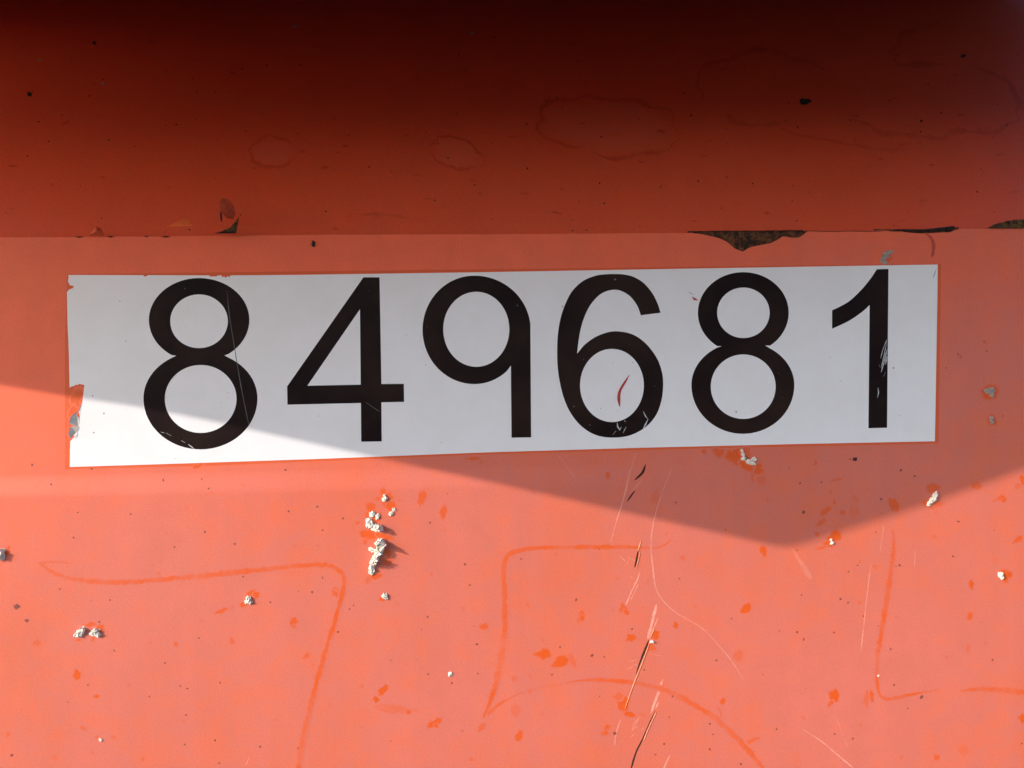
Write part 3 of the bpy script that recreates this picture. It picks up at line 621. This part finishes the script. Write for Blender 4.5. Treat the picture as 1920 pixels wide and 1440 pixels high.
# ------------------------------------------------------------------ dried white splatter lumps, each a thing
def lump(lobes, label, mat=M_SPLAT, group='lumps of dried splatter on the orange sheet', hgt=1.0):
    """lobes: (px, py, rx, ry, rot, height in px)"""
    bm = bmesh.new(); cx = sum(l[0] for l in lobes)/len(lobes); cy = sum(l[1] for l in lobes)/len(lobes); org = wall(cx, cy)
    for (px, py, rx, ry, rot, h) in lobes:
        r = bmesh.ops.create_icosphere(bm, subdivisions=3, radius=1.0); c = wall(px, py); sd = random.random()*90
        cr, sr = math.cos(math.radians(rot)), math.sin(math.radians(rot))
        for v in r['verts']:
            d = v.co.copy()
            k = 1.10 + 0.62*noise.fractal(d*1.8 + Vector((sd, 0, 0)), 0.6, 2.2, 5)
            X, Y, Z = d.x*rx*k*PX, d.z*ry*k*PX, d.y*h*(1.05 if h > 9 else 0.75)*k*PX
            v.co = c - org + Vector((X*cr+Y*sr, min(Z, 0.0001), -X*sr+Y*cr))
    for f in bm.faces: f.smooth = False
    me = bpy.data.meshes.new('dried_splatter'); bm.to_mesh(me); bm.free()
    o = link('dried_splatter', me, mat); o.location = org
    return tag(o, label, 'splatter', group)
lump([(722, 934, 4.4, 5.2, 0, 5)], 'small round white lump at the top of the splatter trail below the digit 4')
lump([(733, 963, 4, 3.5, 0, 4), (738, 955, 3, 2.6, 0, 3)], 'tiny pale lump pair on orange, right of the splatter trail below the 4')
lump([(698, 964, 5, 4.6, 0, 5), (708, 968, 4, 4.4, 0, 4)], 'two-lobed pale lump directly above the large white pieces below the 4')
lump([(694, 981, 6.5, 9.5, -20, 7), (702, 989, 6, 6, 0, 5), (712, 990, 6.2, 6, -20, 12)], 'white crumbled lump with two horns, uppermost of the three large pieces')
lump([(713, 1018, 8, 8, 20, 14), (711, 1034, 7, 9, 25, 11), (699, 1031, 7, 4, 35, 5), (705, 1043, 5, 4, 0, 7), (720, 1021, 5, 4, 0, 15)], 'biggest white lump, jagged, middle of the three large pieces, throwing a spiky shadow')
lump([(702, 1052, 6.5, 9, 22, 11), (697, 1066, 5, 8, 12, 8), (706, 1049, 4, 6, 20, 12)], 'elongated leaning white lump, lowest of the three large pieces')
lump([(721, 1117, 4, 5, 10, 6), (724, 1121, 3, 3, 0, 4)], 'lone small white lump under the trail of large pieces')
lump([(466, 1124, 4.5, 6, 25, 6), (469, 1129, 4, 3.4, 0, 5), (462, 1128, 3, 3, 0, 4)], 'white lump on a bright orange chip below the hooked rub mark')
lump([(149, 1188, 7.5, 6, -30, 7), (155, 1181, 5, 5, -20, 9)], 'smooth bean-shaped white lump at lower left, left of its crumbled neighbour')
lump([(178, 1186, 7, 6, -20, 6), (184, 1189, 6, 5, 30, 6), (180, 1182, 4, 4, 0, 8)], 'crumbled white lump at lower left, right of the bean-shaped one')
lump([(2, 1038, 6.5, 9, 15, 9), (5, 1044, 4, 5, 0, 6)], 'greyish lump cut by the left edge of the picture')
lump([(1391, 845, 3, 2.6, 0, 4), (1393, 852, 3, 3.4, 0, 4), (1394, 860, 4, 4, 0, 5), (1403, 865, 4.5, 4, 0, 5), (1409, 868, 4, 4, 0, 5), (1413, 861, 4, 4, 0, 5), (1414, 869, 3, 3, 0, 4)], 'cluster of tiny white beads on an orange scab under the second 8')
lump([(1656, 487, 5, 8, -15, 4), (1662, 478, 6, 6, 0, 4), (1667, 473, 6, 4, -20, 3), (1660, 493, 4, 3, 0, 3)], 'flat grey crumbly patch above the digit 1', M_GREY)
lump([(1850, 733, 7, 4.4, 0, 4), (1858, 731, 7, 5, -10, 4), (1859, 739, 4.5, 5, 0, 4)], 'larger grey lump in shade right of the sticker', M_GREY)
lump([(1859, 785, 4, 5, 20, 4), (1860, 791, 3.6, 3.4, 0, 3)], 'smaller grey lump in shade right of the sticker, under the larger', M_GREY)
lump([(1752, 929, 4.4, 8, 20, 6), (1746, 938, 4, 7, 35, 6), (1741, 944, 3.6, 4, 0, 5), (1751, 935, 3, 5, 0, 7)], 'long pale lump on the edge of the shadow at the right')
lump([(1875, 1078, 4.4, 5, -15, 6), (1878, 1083, 3, 3, 0, 5)], 'small white lump beside a round orange chip at the right edge')
lump([(1558, 1012, 2.4, 2.2, 0, 3), (1560, 1018, 3.2, 3, 0, 4)], 'white crumbs on the orange chip just right of the shadow tip')
lump([(1222, 1203, 3.4, 2.8, 0, 5)], 'white crumb at the top of the long gouge')
lump([(844, 1264, 3.4, 4, 0, 3)], 'bright round white dot on plain paint between the long rub marks')
lump([(189, 1387, 2.4, 2.8, 20, 2)], 'pale dot at the lower left near the bottom edge')
lump([(1647, 1267, 2.0, 2.0, 0, 1.5)], 'pale dot on the vertical rub mark of the hook at the right')
